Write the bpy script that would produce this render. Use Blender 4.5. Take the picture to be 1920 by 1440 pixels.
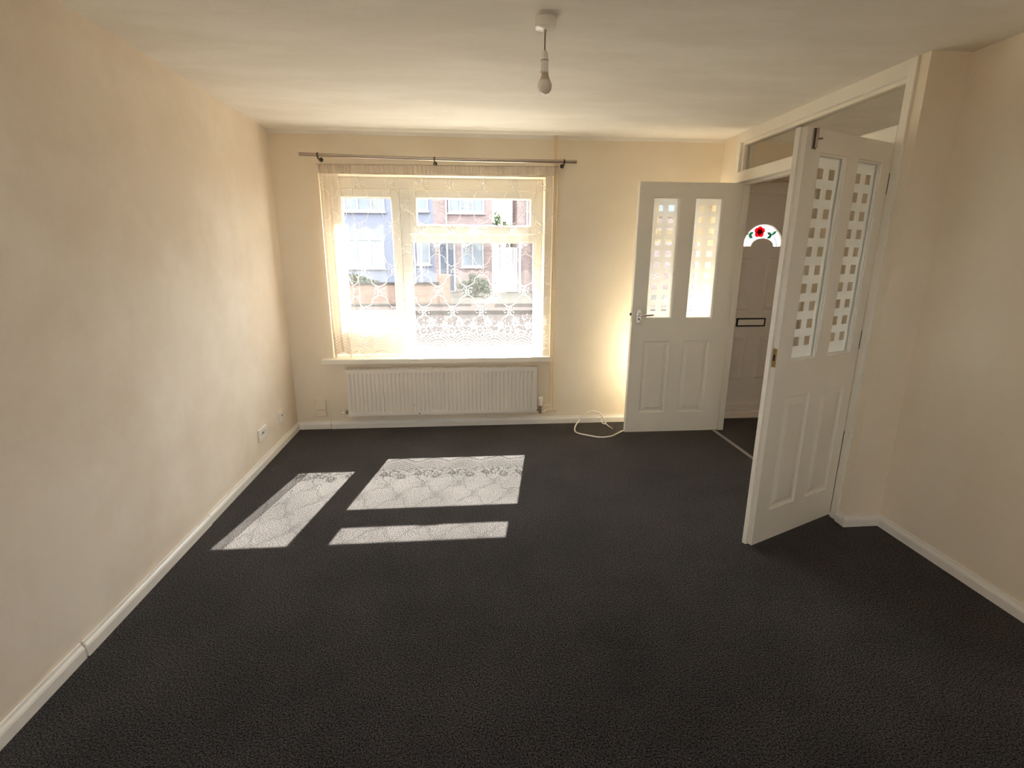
import bpy, bmesh, math, random
from mathutils import Vector, Matrix

random.seed(7)
scene = bpy.context.scene
for o in list(bpy.data.objects):
    bpy.data.objects.remove(o, do_unlink=True)
COL = scene.collection
PI = math.pi

# ------------------------------------------------------------------ camera
CAM = Vector((1.48422, -4.36654, 1.5036))
yaw, pitch, roll, FPX = 0.0888, -0.25256, 0.00395, 955.23
Fw = Vector((math.sin(yaw) * math.cos(pitch), math.cos(yaw) * math.cos(pitch), math.sin(pitch)))
Rt = Vector((math.cos(yaw), -math.sin(yaw), 0))
Up = Rt.cross(Fw)
R2 = Rt * math.cos(roll) + Up * math.sin(roll)
U2 = -Rt * math.sin(roll) + Up * math.cos(roll)
cam = bpy.data.cameras.new('camera')
cam.sensor_width = 36.0
cam.sensor_fit = 'HORIZONTAL'
cam.lens = FPX / 1920 * 36.0
cam.clip_start = 0.02
cam.clip_end = 300
cam_ob = bpy.data.objects.new('camera', cam)
COL.objects.link(cam_ob)
cam_ob.matrix_world = Matrix(((R2.x, U2.x, -Fw.x, CAM.x), (R2.y, U2.y, -Fw.y, CAM.y),
                              (R2.z, U2.z, -Fw.z, CAM.z), (0, 0, 0, 1)))
scene.camera = cam_ob

# ------------------------------------------------------------------ light
SUN_DIR = Vector((-0.175, -1.0, -0.924)).normalized()     # way the sunlight travels
SUN_STRENGTH = 58.0
SKY_STRENGTH = 11.0
EXPOSURE = 0.13
world = bpy.data.worlds.new('sky')
scene.world = world
world.use_nodes = True
bg = world.node_tree.nodes['Background']
bg.inputs['Color'].default_value = (0.96, 0.985, 1.05, 1)
bg.inputs['Strength'].default_value = SKY_STRENGTH
sun = bpy.data.lights.new('sun', 'SUN')
sun.energy = SUN_STRENGTH
sun.angle = math.radians(0.35)
sun.color = (1.0, 0.95, 0.87)
sun_ob = bpy.data.objects.new('sun', sun)
COL.objects.link(sun_ob)
sun_ob.rotation_euler = SUN_DIR.to_track_quat('-Z', 'Y').to_euler()
sun_ob.location = (4, 20, 18)

vs = scene.view_settings
vs.view_transform = 'Standard'
vs.look = 'None'
vs.exposure = EXPOSURE
vs.gamma = 1.0
vs.use_curve_mapping = False
scene.cycles.max_bounces = 14
scene.cycles.diffuse_bounces = 9
scene.cycles.glossy_bounces = 4
scene.cycles.transmission_bounces = 8
scene.cycles.transparent_max_bounces = 24
scene.cycles.sample_clamp_indirect = 12.0
scene.cycles.caustics_reflective = False
scene.cycles.caustics_refractive = False

# ------------------------------------------------------------------ material helpers
def srgb(r, g, b):
    def f(c):
        c /= 255.0
        return c / 12.92 if c <= 0.04045 else ((c + 0.055) / 1.055) ** 2.4
    return (f(r), f(g), f(b), 1.0)

def new_mat(name):
    m = bpy.data.materials.new(name)
    m.use_nodes = True
    nt = m.node_tree
    return m, nt, nt.nodes['Principled BSDF']

def node(nt, kind, **kw):
    n = nt.nodes.new(kind)
    for k, v in kw.items():
        if k.startswith('_'):
            setattr(n, k[1:], v)
        else:
            n.inputs[k].default_value = v
    return n

def plain(name, col, rough=0.5, metal=0.0, bump=0.0, bscale=60.0, var=0.06, vscale=3.0, spec=0.5):
    """painted / plastic / metal surface with a little tonal variation and fine relief"""
    m, nt, p = new_mat(name)
    tc = node(nt, 'ShaderNodeTexCoord')
    no = node(nt, 'ShaderNodeTexNoise', Scale=vscale, Detail=4.0, Roughness=0.55)
    nt.links.new(tc.outputs['Object'], no.inputs['Vector'])
    mx = node(nt, 'ShaderNodeMix', _data_type='RGBA')
    mx.inputs[6].default_value = tuple(c * (1 - var) for c in col[:3]) + (1,)
    mx.inputs[7].default_value = tuple(min(1, c * (1 + var)) for c in col[:3]) + (1,)
    nt.links.new(no.outputs['Fac'], mx.inputs[0])
    nt.links.new(mx.outputs[2], p.inputs['Base Color'])
    p.inputs['Roughness'].default_value = rough
    p.inputs['Metallic'].default_value = metal
    p.inputs['Specular IOR Level'].default_value = spec
    if bump > 0:
        n2 = node(nt, 'ShaderNodeTexNoise', Scale=bscale, Detail=3.0)
        nt.links.new(tc.outputs['Object'], n2.inputs['Vector'])
        b = node(nt, 'ShaderNodeBump', Strength=bump, Distance=0.004)
        nt.links.new(n2.outputs['Fac'], b.inputs['Height'])
        nt.links.new(b.outputs['Normal'], p.inputs['Normal'])
    return m

def wall_mat(name, col, stain, rough=0.8, stretch=(1, 1, 1), bump=0.12):
    """emulsion paint: roller relief, faint uneven staining"""
    m, nt, p = new_mat(name)
    tc = node(nt, 'ShaderNodeTexCoord')
    mp = node(nt, 'ShaderNodeMapping')
    mp.inputs['Scale'].default_value = stretch
    nt.links.new(tc.outputs['Object'], mp.inputs['Vector'])
    n1 = node(nt, 'ShaderNodeTexNoise', Scale=1.3, Detail=6.0, Roughness=0.62)
    nt.links.new(mp.outputs[0], n1.inputs['Vector'])
    rp = node(nt, 'ShaderNodeValToRGB')
    rp.color_ramp.elements[0].position = 0.42
    rp.color_ramp.elements[1].position = 0.62
    rp.color_ramp.elements[0].color = stain
    rp.color_ramp.elements[1].color = col
    nt.links.new(n1.outputs['Fac'], rp.inputs['Fac'])
    nt.links.new(rp.outputs['Color'], p.inputs['Base Color'])
    p.inputs['Roughness'].default_value = rough
    p.inputs['Specular IOR Level'].default_value = 0.25
    n2 = node(nt, 'ShaderNodeTexNoise', Scale=95.0, Detail=3.0)
    n3 = node(nt, 'ShaderNodeTexNoise', Scale=5.0, Detail=2.0)
    nt.links.new(tc.outputs['Object'], n2.inputs['Vector'])
    nt.links.new(mp.outputs[0], n3.inputs['Vector'])
    ad = node(nt, 'ShaderNodeMath', _operation='MULTIPLY_ADD')
    ad.inputs[1].default_value = 4.0
    nt.links.new(n3.outputs['Fac'], ad.inputs[0])
    nt.links.new(n2.outputs['Fac'], ad.inputs[2])
    b = node(nt, 'ShaderNodeBump', Strength=bump, Distance=0.004)
    nt.links.new(ad.outputs[0], b.inputs['Height'])
    nt.links.new(b.outputs['Normal'], p.inputs['Normal'])
    return m

def carpet_mat():
    m, nt, p = new_mat('carpet')
    tc = node(nt, 'ShaderNodeTexCoord')
    n1 = node(nt, 'ShaderNodeTexNoise', Scale=185.0, Detail=3.0, Roughness=0.7)
    n2 = node(nt, 'ShaderNodeTexNoise', Scale=2.2, Detail=4.0, Roughness=0.6)
    n3 = node(nt, 'ShaderNodeTexVoronoi', Scale=210.0)
    for n in (n1, n2, n3):
        nt.links.new(tc.outputs['Object'], n.inputs['Vector'])
    rp = node(nt, 'ShaderNodeValToRGB')
    rp.color_ramp.elements[0].position = 0.40
    rp.color_ramp.elements[1].position = 0.64
    rp.color_ramp.elements[0].color = (0.002, 0.002, 0.002, 1)
    rp.color_ramp.elements[1].color = (0.062, 0.053, 0.052, 1)
    nt.links.new(n1.outputs['Fac'], rp.inputs['Fac'])
    r2 = node(nt, 'ShaderNodeMapRange')
    r2.inputs['From Min'].default_value = 0.3
    r2.inputs['From Max'].default_value = 0.7
    r2.inputs['To Min'].default_value = 0.58
    r2.inputs['To Max'].default_value = 1.25
    nt.links.new(n2.outputs['Fac'], r2.inputs['Value'])
    mul = node(nt, 'ShaderNodeMix', _data_type='RGBA', _blend_type='MULTIPLY')
    mul.inputs[0].default_value = 1.0
    nt.links.new(rp.outputs['Color'], mul.inputs[6])
    nt.links.new(r2.outputs['Result'], mul.inputs[7])
    nt.links.new(mul.outputs[2], p.inputs['Base Color'])
    p.inputs['Roughness'].default_value = 0.95
    p.inputs['Specular IOR Level'].default_value = 0.05
    shw = node(nt, 'ShaderNodeMapRange')
    shw.inputs['From Min'].default_value = 0.38
    shw.inputs['From Max'].default_value = 0.64
    shw.inputs['To Min'].default_value = 0.02
    shw.inputs['To Max'].default_value = 0.40
    nt.links.new(n1.outputs['Fac'], shw.inputs['Value'])
    nt.links.new(shw.outputs['Result'], p.inputs['Sheen Weight'])
    p.inputs['Sheen Roughness'].default_value = 0.5
    p.inputs['Sheen Tint'].default_value = (0.9, 0.85, 0.82, 1)
    sub = node(nt, 'ShaderNodeMath', _operation='SUBTRACT')
    nt.links.new(n1.outputs['Fac'], sub.inputs[0])
    nt.links.new(n3.outputs['Distance'], sub.inputs[1])
    b = node(nt, 'ShaderNodeBump', Strength=0.45, Distance=0.005)
    nt.links.new(sub.outputs[0], b.inputs['Height'])
    nt.links.new(b.outputs['Normal'], p.inputs['Normal'])
    return m

def clear_glass(name, tint=(0.95, 0.97, 0.96, 1), gloss=0.07):
    m, nt, p = new_mat(name)
    nt.nodes.remove(p)
    out = nt.nodes['Material Output']
    t = node(nt, 'ShaderNodeBsdfTransparent', Color=tint)
    g = node(nt, 'ShaderNodeBsdfGlossy', Color=(1, 1, 1, 1), Roughness=0.03)
    lw = node(nt, 'ShaderNodeFresnel', IOR=1.35)
    sc = node(nt, 'ShaderNodeMath', _operation='MULTIPLY_ADD')
    sc.inputs[1].default_value = gloss * 4
    sc.inputs[2].default_value = 0.0
    nt.links.new(lw.outputs[0], sc.inputs[0])
    mx = node(nt, 'ShaderNodeMixShader')
    nt.links.new(sc.outputs[0], mx.inputs[0])
    nt.links.new(t.outputs[0], mx.inputs[1])
    nt.links.new(g.outputs[0], mx.inputs[2])
    nt.links.new(mx.outputs[0], out.inputs['Surface'])
    return m

def sheer(name, col, clear, trans=0.5, nscale=0.0):
    """thin cloth or etched film: part see-through, part diffusing to both sides"""
    m, nt, p = new_mat(name)
    nt.nodes.remove(p)
    out = nt.nodes['Material Output']
    t = node(nt, 'ShaderNodeBsdfTransparent', Color=(1, 1, 1, 1))
    d = node(nt, 'ShaderNodeBsdfDiffuse', Color=col)
    l = node(nt, 'ShaderNodeBsdfTranslucent', Color=col)
    m1 = node(nt, 'ShaderNodeMixShader', Fac=trans)
    nt.links.new(d.outputs[0], m1.inputs[1])
    nt.links.new(l.outputs[0], m1.inputs[2])
    m2 = node(nt, 'ShaderNodeMixShader', Fac=clear)
    nt.links.new(m1.outputs[0], m2.inputs[1])
    nt.links.new(t.outputs[0], m2.inputs[2])
    nt.links.new(m2.outputs[0], out.inputs['Surface'])
    if nscale:
        tc = node(nt, 'ShaderNodeTexCoord')
        n = node(nt, 'ShaderNodeTexNoise', Scale=nscale, Detail=2.0)
        nt.links.new(tc.outputs['Object'], n.inputs['Vector'])
        r = node(nt, 'ShaderNodeMapRange')
        r.inputs['To Min'].default_value = clear - 0.035
        r.inputs['To Max'].default_value = clear + 0.035
        nt.links.new(n.outputs['Fac'], r.inputs['Value'])
        nt.links.new(r.outputs['Result'], m2.inputs[0])
    return m

def brick_mat(name, c1, c2, mortar, scale=1.0):
    m, nt, p = new_mat(name)
    tc = node(nt, 'ShaderNodeTexCoord')
    mp = node(nt, 'ShaderNodeMapping')
    mp.inputs['Rotation'].default_value = (PI / 2, 0, 0)
    nt.links.new(tc.outputs['Object'], mp.inputs['Vector'])
    b = node(nt, 'ShaderNodeTexBrick', Color1=c1, Color2=c2, Mortar=mortar, Scale=scale)
    b.inputs['Mortar Size'].default_value = 0.008
    b.inputs['Brick Width'].default_value = 0.225
    b.inputs['Row Height'].default_value = 0.075
    nt.links.new(mp.outputs[0], b.inputs['Vector'])
    nt.links.new(b.outputs['Color'], p.inputs['Base Color'])
    p.inputs['Roughness'].default_value = 0.9
    p.inputs['Specular IOR Level'].default_value = 0.0
    return m

M = {}
M['wall'] = wall_mat('cream_wall_paint', srgb(245, 233, 213), srgb(240, 227, 205))
M['wall_left'] = wall_mat('cream_wall_paint_patched', srgb(245, 233, 217), srgb(235, 220, 201))
M['ceiling'] = wall_mat('white_ceiling_paint', srgb(246, 241, 233), srgb(238, 232, 222), stretch=(1.0, 2.8, 1.0), bump=0.2)
M['carpet'] = carpet_mat()
M['gloss'] = plain('white_gloss_woodwork', srgb(242, 236, 222), 0.35, bump=0.05, bscale=40)
M['skirt'] = plain('white_gloss_skirting', srgb(244, 239, 230), 0.35, bump=0.08, bscale=25, var=0.1, vscale=6)
M['upvc'] = plain('white_upvc', srgb(240, 236, 226), 0.3)
M['upvc_grey'] = plain('aged_white_upvc', srgb(232, 226, 219), 0.4)
M['rad'] = plain('white_radiator_enamel', srgb(235, 229, 218), 0.35)
M['chrome'] = plain('polished_chrome', (0.75, 0.74, 0.72, 1), 0.22, 1.0)
M['nickel'] = plain('brushed_nickel', (0.46, 0.39, 0.33, 1), 0.3, 1.0)
M['bronze'] = plain('dark_bronze_hinge', (0.10, 0.075, 0.055, 1), 0.45, 0.8)
M['brass'] = plain('worn_brass', (0.45, 0.33, 0.15, 1), 0.4, 0.9)
M['black'] = plain('black_plastic', (0.012, 0.011, 0.012, 1), 0.4)
M['outlet'] = plain('grey_outlet', srgb(120, 112, 104), 0.5)
M['plastic'] = plain('white_plastic', srgb(244, 240, 232), 0.3)
M['beige_plastic'] = plain('aged_beige_plastic', srgb(242, 228, 204), 0.45)
M['pipe'] = plain('cream_painted_pipe', srgb(240, 222, 190), 0.4)
M['bulb'] = plain('opal_bulb_glass', srgb(240, 232, 216), 0.08, spec=0.7)
M['bulb_base'] = plain('bulb_heat_sink', srgb(196, 182, 160), 0.35)
M['cord'] = plain('white_flex', srgb(150, 138, 124), 0.5)
M['glass'] = clear_glass('window_glass')
M['glass_dark'] = clear_glass('interior_glass', tint=(0.975, 0.98, 0.97, 1), gloss=0.06)
M['frost'] = sheer('etched_frosted_glass', (0.87, 0.87, 0.85, 1), 0.10, 0.58)
M['opal'] = sheer('opal_white_glass', (0.95, 0.95, 0.97, 1), 0.45, 0.8)
M['net'] = sheer('white_net', (0.93, 0.89, 0.84, 1), 0.945, 0.34, nscale=260)
M['lace'] = sheer('white_lace_thread', (0.95, 0.92, 0.88, 1), 0.38, 0.32)
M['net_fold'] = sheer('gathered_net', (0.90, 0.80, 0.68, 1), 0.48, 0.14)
M['heading'] = sheer('gathered_net_heading_shaded', (0.70, 0.61, 0.51, 1), 0.42, 0.3)  # same cloth as the net, its backlit shade put into a darker colour
M['rose_red'] = sheer('red_stained_glass', (0.85, 0.02, 0.03, 1), 0.05, 0.75)
M['leaf_green'] = sheer('green_stained_glass', (0.01, 0.30, 0.10, 1), 0.05, 0.75)
M['lead'] = plain('grey_lead_came', (0.22, 0.22, 0.26, 1), 0.5, 0.4)
M['metal_strip'] = plain('aluminium_threshold', (0.5, 0.48, 0.46, 1), 0.35, 0.9)
M['wood'] = plain('bare_timber', srgb(120, 82, 50), 0.7, var=0.25, vscale=12)

# ------------------------------------------------------------------ geometry helpers
class MB:
    def __init__(self):
        self.v, self.f = [], []

    def add(self, vs_, fs_):
        n = len(self.v)
        self.v += [tuple(q) for q in vs_]
        self.f += [tuple(i + n for i in f) for f in fs_]
        return self

    def box(self, x0, x1, y0, y1, z0, z1):
        x0, x1 = min(x0, x1), max(x0, x1)
        y0, y1 = min(y0, y1), max(y0, y1)
        z0, z1 = min(z0, z1), max(z0, z1)
        return self.add([(x0, y0, z0), (x1, y0, z0), (x1, y1, z0), (x0, y1, z0),
                         (x0, y0, z1), (x1, y0, z1), (x1, y1, z1), (x0, y1, z1)],
                        [(0, 3, 2, 1), (4, 5, 6, 7), (0, 1, 5, 4), (1, 2, 6, 5), (2, 3, 7, 6), (3, 0, 4, 7)])

    def tube(self, pts, r, n=10, caps=True):
        pts = [Vector(p) for p in pts]
        rs = r if isinstance(r, (list, tuple)) else [r] * len(pts)
        rings = []
        t0 = (pts[1] - pts[0]).normalized()
        a = Vector((0, 0, 1)) if abs(t0.z) < 0.9 else Vector((1, 0, 0))
        nrm = t0.cross(a).normalized()
        for i, p in enumerate(pts):
            if i == 0:
                t = pts[1] - pts[0]
            elif i == len(pts) - 1:
                t = pts[-1] - pts[-2]
            else:
                t = (pts[i + 1] - pts[i]).normalized() + (pts[i] - pts[i - 1]).normalized()
            t.normalize()
            nrm = (nrm - t * nrm.dot(t)).normalized()
            b = t.cross(nrm)
            rings.append([p + (nrm * math.cos(2 * PI * k / n) + b * math.sin(2 * PI * k / n)) * rs[i] for k in range(n)])
        vs_ = [q for ring in rings for q in ring]
        fs_ = []
        for i in range(len(pts) - 1):
            for k in range(n):
                fs_.append((i * n + k, i * n + (k + 1) % n, (i + 1) * n + (k + 1) % n, (i + 1) * n + k))
        if caps:
            fs_.append(tuple(range(n - 1, -1, -1)))
            fs_.append(tuple((len(pts) - 1) * n + k for k in range(n)))
        return self.add(vs_, fs_)

    def lathe(self, prof, c=(0, 0, 0), n=28):
        """profile of (radius, z) turned around the vertical through c"""
        vs_, fs_ = [], []
        for r, z in prof:
            for k in range(n):
                a = 2 * PI * k / n
                vs_.append((c[0] + r * math.cos(a), c[1] + r * math.sin(a), c[2] + z))
        for i in range(len(prof) - 1):
            for k in range(n):
                fs_.append((i * n + k, i * n + (k + 1) % n, (i + 1) * n + (k + 1) % n, (i + 1) * n + k))
        fs_.append(tuple(range(n - 1, -1, -1)))
        fs_.append(tuple((len(prof) - 1) * n + k for k in range(n)))
        return self.add(vs_, fs_)

    def prism(self, poly, y0, y1):
        """polygon of (x, z) extruded along y"""
        n = len(poly)
        vs_ = [(x, y0, z) for x, z in poly] + [(x, y1, z) for x, z in poly]
        fs_ = [tuple(range(n)), tuple(range(2 * n - 1, n - 1, -1))]
        fs_ += [(i, i + n, (i + 1) % n + n, (i + 1) % n) for i in range(n)]
        return self.add(vs_, fs_)

    def frame(self, x0, x1, z0, z1, w, y0, y1):
        """four bars of a rectangular frame in the x-z plane"""
        w = w if isinstance(w, tuple) else (w, w, w, w)   # left right bottom top
        self.box(x0, x0 + w[0], y0, y1, z0, z1)
        self.box(x1 - w[1], x1, y0, y1, z0, z1)
        self.box(x0 + w[0], x1 - w[1], y0, y1, z0, z0 + w[2])
        self.box(x0 + w[0], x1 - w[1], y0, y1, z1 - w[3], z1)
        return self

    def build(self, name, mat, parent=None, smooth=False, bevel=0.0, fix=True):
        me = bpy.data.meshes.new(name)
        me.from_pydata(self.v, [], self.f)
        me.materials.append(M[mat] if isinstance(mat, str) else mat)
        if fix:
            bm = bmesh.new()
            bm.from_mesh(me)
            bmesh.ops.recalc_face_normals(bm, faces=bm.faces)
            bm.to_mesh(me)
            bm.free()
        me.validate()
        me.update()
        if smooth:
            me.shade_smooth()
            me.set_sharp_from_angle(angle=0.7)
        o = bpy.data.objects.new(name, me)
        COL.objects.link(o)
        if parent is not None:
            o.parent = parent
        if bevel > 0:
            bv = o.modifiers.new('edge', 'BEVEL')
            bv.width = bevel
            bv.segments = 2
            bv.limit_method = 'ANGLE'
            bv.angle_limit = 0.6
        return o

def tag(o, label, cat, group=None, kind=None):
    o['label'] = label
    o['category'] = cat
    if group:
        o['group'] = group
    if kind:
        o['kind'] = kind
    return o

def thing(name, label, cat, loc=(0, 0, 0), rz=0.0, group=None, kind=None):
    o = bpy.data.objects.new(name, None)
    o.empty_display_size = 0.1
    COL.objects.link(o)
    o.location = loc
    o.rotation_euler = (0, 0, rz)
    return tag(o, label, cat, group, kind)

def smooth_path(pts, per=8):
    """Catmull-Rom through the points"""
    P = [Vector(p) for p in pts]
    P = [P[0] * 2 - P[1]] + P + [P[-1] * 2 - P[-2]]
    out = []
    for i in range(1, len(P) - 2):
        for k in range(per):
            t = k / per
            a, b, c, d = P[i - 1], P[i], P[i + 1], P[i + 2]
            out.append(0.5 * ((2 * b) + (c - a) * t + (2 * a - 5 * b + 4 * c - d) * t * t + (3 * b - a - 3 * c + d) * t ** 3))
    out.append(P[-2])
    return out

# ------------------------------------------------------------------ the room
H = 2.40
XW = 3.610          # room face of the partition to the hall
XR = 3.815          # right wall past the pier
YP = -1.926         # camera side of the pier
YB = -5.7           # wall behind the camera
YO = 0.28           # outside face of the front wall
XH = 4.78           # far wall of the hall
WX0, WX1, WZ0, WZ1 = 0.350, 2.140, 0.585, 2.093     # main window opening
VX0, VX1, VZ0, VZ1 = 3.050, 3.610, 0.585, 2.075     # narrow window behind the open door
DX0, DX1, DZ1 = 3.700, 4.560, 2.10                  # front door opening
PX0, PX1, PZ0, PZ1 = 0.12, 1.52, 1.05, 2.10         # added rear window behind the camera, for fill light

tag(MB().box(-0.1, XH + 0.1, YB - 0.1, YO, -0.12, 0.0).build('floor', 'carpet'),
    'dark brown-black short pile carpet over the whole floor', 'floor', kind='structure')
tag(MB().box(-0.1, XH + 0.1, YB - 0.1, YO, H, H + 0.15).build('ceiling', 'ceiling'),
    'white painted ceiling with faint brush marks', 'ceiling', kind='structure')
tag(MB().box(-0.12, 0.0, YB - 0.1, YO, 0, H).build('wall_left', 'wall_left'),
    'pale cream left wall with faint damp patches', 'wall', kind='structure')
wb = MB()
wb.box(0.0, WX0, 0, YO, 0, H)
wb.box(WX0, WX1, 0, YO, 0, WZ0)
wb.box(WX0, WX1, 0, YO, WZ1, H)
wb.box(WX1, VX0, 0, YO, 0, H)
wb.box(VX0, VX1, 0, YO, 0, VZ0)
wb.box(VX0, VX1, 0, YO, VZ1, H)
wb.box(VX1, DX0, 0, YO, 0, H)
wb.box(DX0, DX1, 0, YO, DZ1, H)
wb.box(DX1, XH, 0, YO, 0, H)
tag(wb.build('wall_back', 'wall'), 'cream window wall facing the camera', 'wall', kind='structure')
wr = MB()
wr.box(XW, XW + 0.10, -0.245, 0.0, 0, H)
wr.box(XW, XW + 0.10, YP, -1.868, 0, H)
wr.box(XW + 0.10, XR, YP, YP + 0.08, 0, H)
wr.box(XR, XR + 0.1, YB, YP + 0.08, 0, H)
tag(wr.build('wall_right', 'wall'), 'cream right wall with the stepped pier beside the doors', 'wall', kind='structure')
tag(MB().box(-0.1, PX0, YB - 0.12, YB, 0, H).box(PX1, XR + 0.1, YB - 0.12, YB, 0, H).box(PX0, PX1, YB - 0.12, YB, PZ1, H).box(PX0, PX1, YB - 0.12, YB, 0, PZ0).build('wall_front', 'wall'),
    'cream wall behind the camera', 'wall', kind='structure')
wh = MB()
wh.box(XH, XH + 0.1, YP - 0.1, YO, 0, H)
wh.box(XR + 0.1, XH, YP - 0.02, YP + 0.08, 0, H)
tag(wh.build('wall_hall', 'wall'), 'cream walls of the small entrance hall', 'wall', kind='structure')

# bead where the window wall meets the ceiling
bd = MB()
bd.add([(0, 0, H), (XW, 0, H), (XW, -0.022, H), (0, -0.022, H), (0, 0, H - 0.024), (XW, 0, H - 0.024), (XW, -0.006, H - 0.024), (0, -0.006, H - 0.024)],
       [(0, 1, 2, 3), (3, 2, 6, 7), (7, 6, 5, 4), (4, 5, 1, 0), (0, 3, 7, 4), (1, 5, 6, 2)])
tag(bd.build('trim_2', 'ceiling'), 'thin painted bead under the ceiling above the window', 'trim', kind='structure')

# skirting boards: profile in (distance from wall, height)
SK = [(0, 0), (0.018, 0), (0.018, 0.040), (0.015, 0.048), (0.009, 0.056), (0.007, 0.066), (0, 0.066)]
def skirting(path_a, path_b, normal, jig=0.0):
    mb = MB()
    a, b, n = Vector(path_a), Vector(path_b), Vector(normal)
    k = len(SK)
    vs_ = [a + n * (d + jig) + Vector((0, 0, h)) for d, h in SK] + [b + n * (d + jig) + Vector((0, 0, h)) for d, h in SK]
    fs_ = [tuple(range(k)), tuple(range(2 * k - 1, k - 1, -1))] + [(i, i + k, (i + 1) % k + k, (i + 1) % k) for i in range(k)]
    return mb.add(vs_, fs_)

bl = thing('baseboard_left', 'white painted skirting board along the left wall', 'skirting board', (0, 0, 0), kind='structure')
for a, b, j in ((-0.02, -1.615, 0.0), (-1.622, -2.600, 0.003), (-2.609, YB, 0.0)):
    skirting((0, a, 0), (0, b, 0), (1, 0, 0), j).build('board', 'skirt', bl)
bb = thing('baseboard_back', 'white painted skirting board under the window and radiator', 'skirting board', (0, 0, 0), kind='structure')
skirting((0.0, 0, 0), (0.281, 0, 0), (0, -1, 0)).build('board', 'skirt', bb)
skirting((0.288, 0, 0), (XW, 0, 0), (0, -1, 0), 0.004).build('board', 'skirt', bb)
br = thing('baseboard_right', 'white painted skirting board round the pier and along the right wall', 'skirting board', (0, 0, 0), kind='structure')
skirting((XW, -1.870, 0), (XW, YP, 0), (-1, 0, 0)).build('board', 'skirt', br)
skirting((XW - 0.018, YP, 0), (XR - 0.018, YP, 0), (0, -1, 0)).build('board', 'skirt', br)
skirting((XR, YP, 0), (XR, YB, 0), (-1, 0, 0)).build('board', 'skirt', br)
tag(skirting((XH, YP + 0.08, 0), (XH, 0, 0), (-1, 0, 0)).build('baseboard_hall', 'skirt'),
    'white skirting board in the entrance hall', 'skirting board', kind='structure')

# ------------------------------------------------------------------ main window
FY0, FY1, GY = 0.150, 0.215, 0.180
def pane(x0, x1, z0, z1, parent, mat='glass', y=GY, name='pane'):
    return MB().box(x0 - 0.006, x1 + 0.006, y - 0.004, y + 0.004, z0 - 0.006, z1 + 0.006).build(name, mat, parent)

w1 = thing('window_1', 'wide white framed window with a tall left casement and a top light', 'window', (0, 0, 0), kind='structure')
fr = MB()
fr.frame(WX0, WX1, 0.63, WZ1, (0.06, 0.058, 0.045, 0.09), FY0, FY1)
fr.box(0.950, 1.020, FY0, FY1, 0.675, 2.003)           # mullion
fr.box(1.020, 2.082, FY0, FY1, 1.593, 1.650)           # transom
fr.build('frame', 'upvc', w1, bevel=0.004)
ls = MB().frame(0.412, 0.948, 0.882, 2.001, (0.068, 0.068, 0.123, 0.065), FY0 - 0.018, FY1 - 0.004).build('casement', 'upvc', w1, bevel=0.006)
pane(0.480, 0.880, 1.005, 1.936, ls)
MB().frame(0.474, 0.886, 0.999, 1.942, 0.012, GY - 0.022, GY - 0.005).build('bead', 'upvc', ls)
MB().box(0.900, 0.925, FY0 - 0.045, FY0 - 0.016, 1.30, 1.42).tube([(0.912, FY0 - 0.04, 1.36), (0.912, FY0 - 0.062, 1.36), (0.912, FY0 - 0.064, 1.24)], 0.008, 8).build('handle', 'upvc', ls)
inf = MB().box(0.410, 0.950, GY - 0.012, GY + 0.012, 0.675, 0.880).build('infill_panel', 'upvc_grey', w1)
MB().frame(0.410, 0.950, 0.675, 0.880, 0.018, GY - 0.026, GY - 0.012).build('bead', 'upvc', inf)
fl = MB().frame(1.022, 2.084, 1.652, 2.001, (0.063, 0.046, 0.068, 0.065), FY0 - 0.018, FY1 - 0.004).build('top_light', 'upvc', w1, bevel=0.006)
pane(1.085, 2.038, 1.720, 1.936, fl)
MB().frame(1.079, 2.044, 1.714, 1.942, 0.012, GY - 0.022, GY - 0.005).build('bead', 'upvc', fl)
MB().box(1.50, 1.53, FY0 - 0.045, FY0 - 0.016, 1.665, 1.690).tube([(1.515, FY0 - 0.04, 1.678), (1.515, FY0 - 0.06, 1.678), (1.62, FY0 - 0.062, 1.672)], 0.008, 8).build('handle', 'upvc', fl)
pane(1.022, 2.080, 0.677, 1.591, w1)
MB().frame(1.020, 2.082, 0.675, 1.593, 0.014, GY - 0.024, GY - 0.005).build('bead', 'upvc', w1)

# white liner boards round the recess (head and sides), sill board
tag(MB().box(0.262, 2.203, -0.067, 0.0, 0.584, 0.626).box(WX0 + 0.001, WX1 - 0.001, 0.0, FY0 + 0.01, WZ0 + 0.001, 0.626).build('trim_3', 'gloss', bevel=0.004),
    'white painted wooden window sill board above the radiator', 'window sill', kind='structure')

# ------------------------------------------------------------------ narrow window behind the open door
w2 = thing('window_2', 'narrow white framed window hidden behind the open glazed door', 'window', (0, 0, 0), kind='structure')
fr = MB()
fr.frame(VX0, VX1, 0.63, VZ1, 0.055, FY0, FY1)
fr.box(VX0 + 0.055, VX1 - 0.055, FY0, FY1, 1.593, 1.650)
fr.build('frame', 'upvc', w2, bevel=0.004)
pane(VX0 + 0.055, VX1 - 0.055, 0.685, 1.593, w2)
ts = MB().frame(VX0 + 0.056, VX1 - 0.056, 1.652, 2.018, 0.05, FY0 - 0.018, FY1 - 0.004).build('top_light', 'upvc', w2, bevel=0.005)
pane(VX0 + 0.106, VX1 - 0.106, 1.702, 1.968, ts)
tag(MB().box(2.98, XW - 0.004, -0.05, 0.0, 0.590, 0.626).box(VX0 + 0.001, VX1 - 0.001, 0, FY0 + 0.01, VZ0 + 0.001, 0.626).build('trim_4', 'gloss', bevel=0.004),
    'short white sill board behind the open glazed door', 'window sill', kind='structure')

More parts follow.
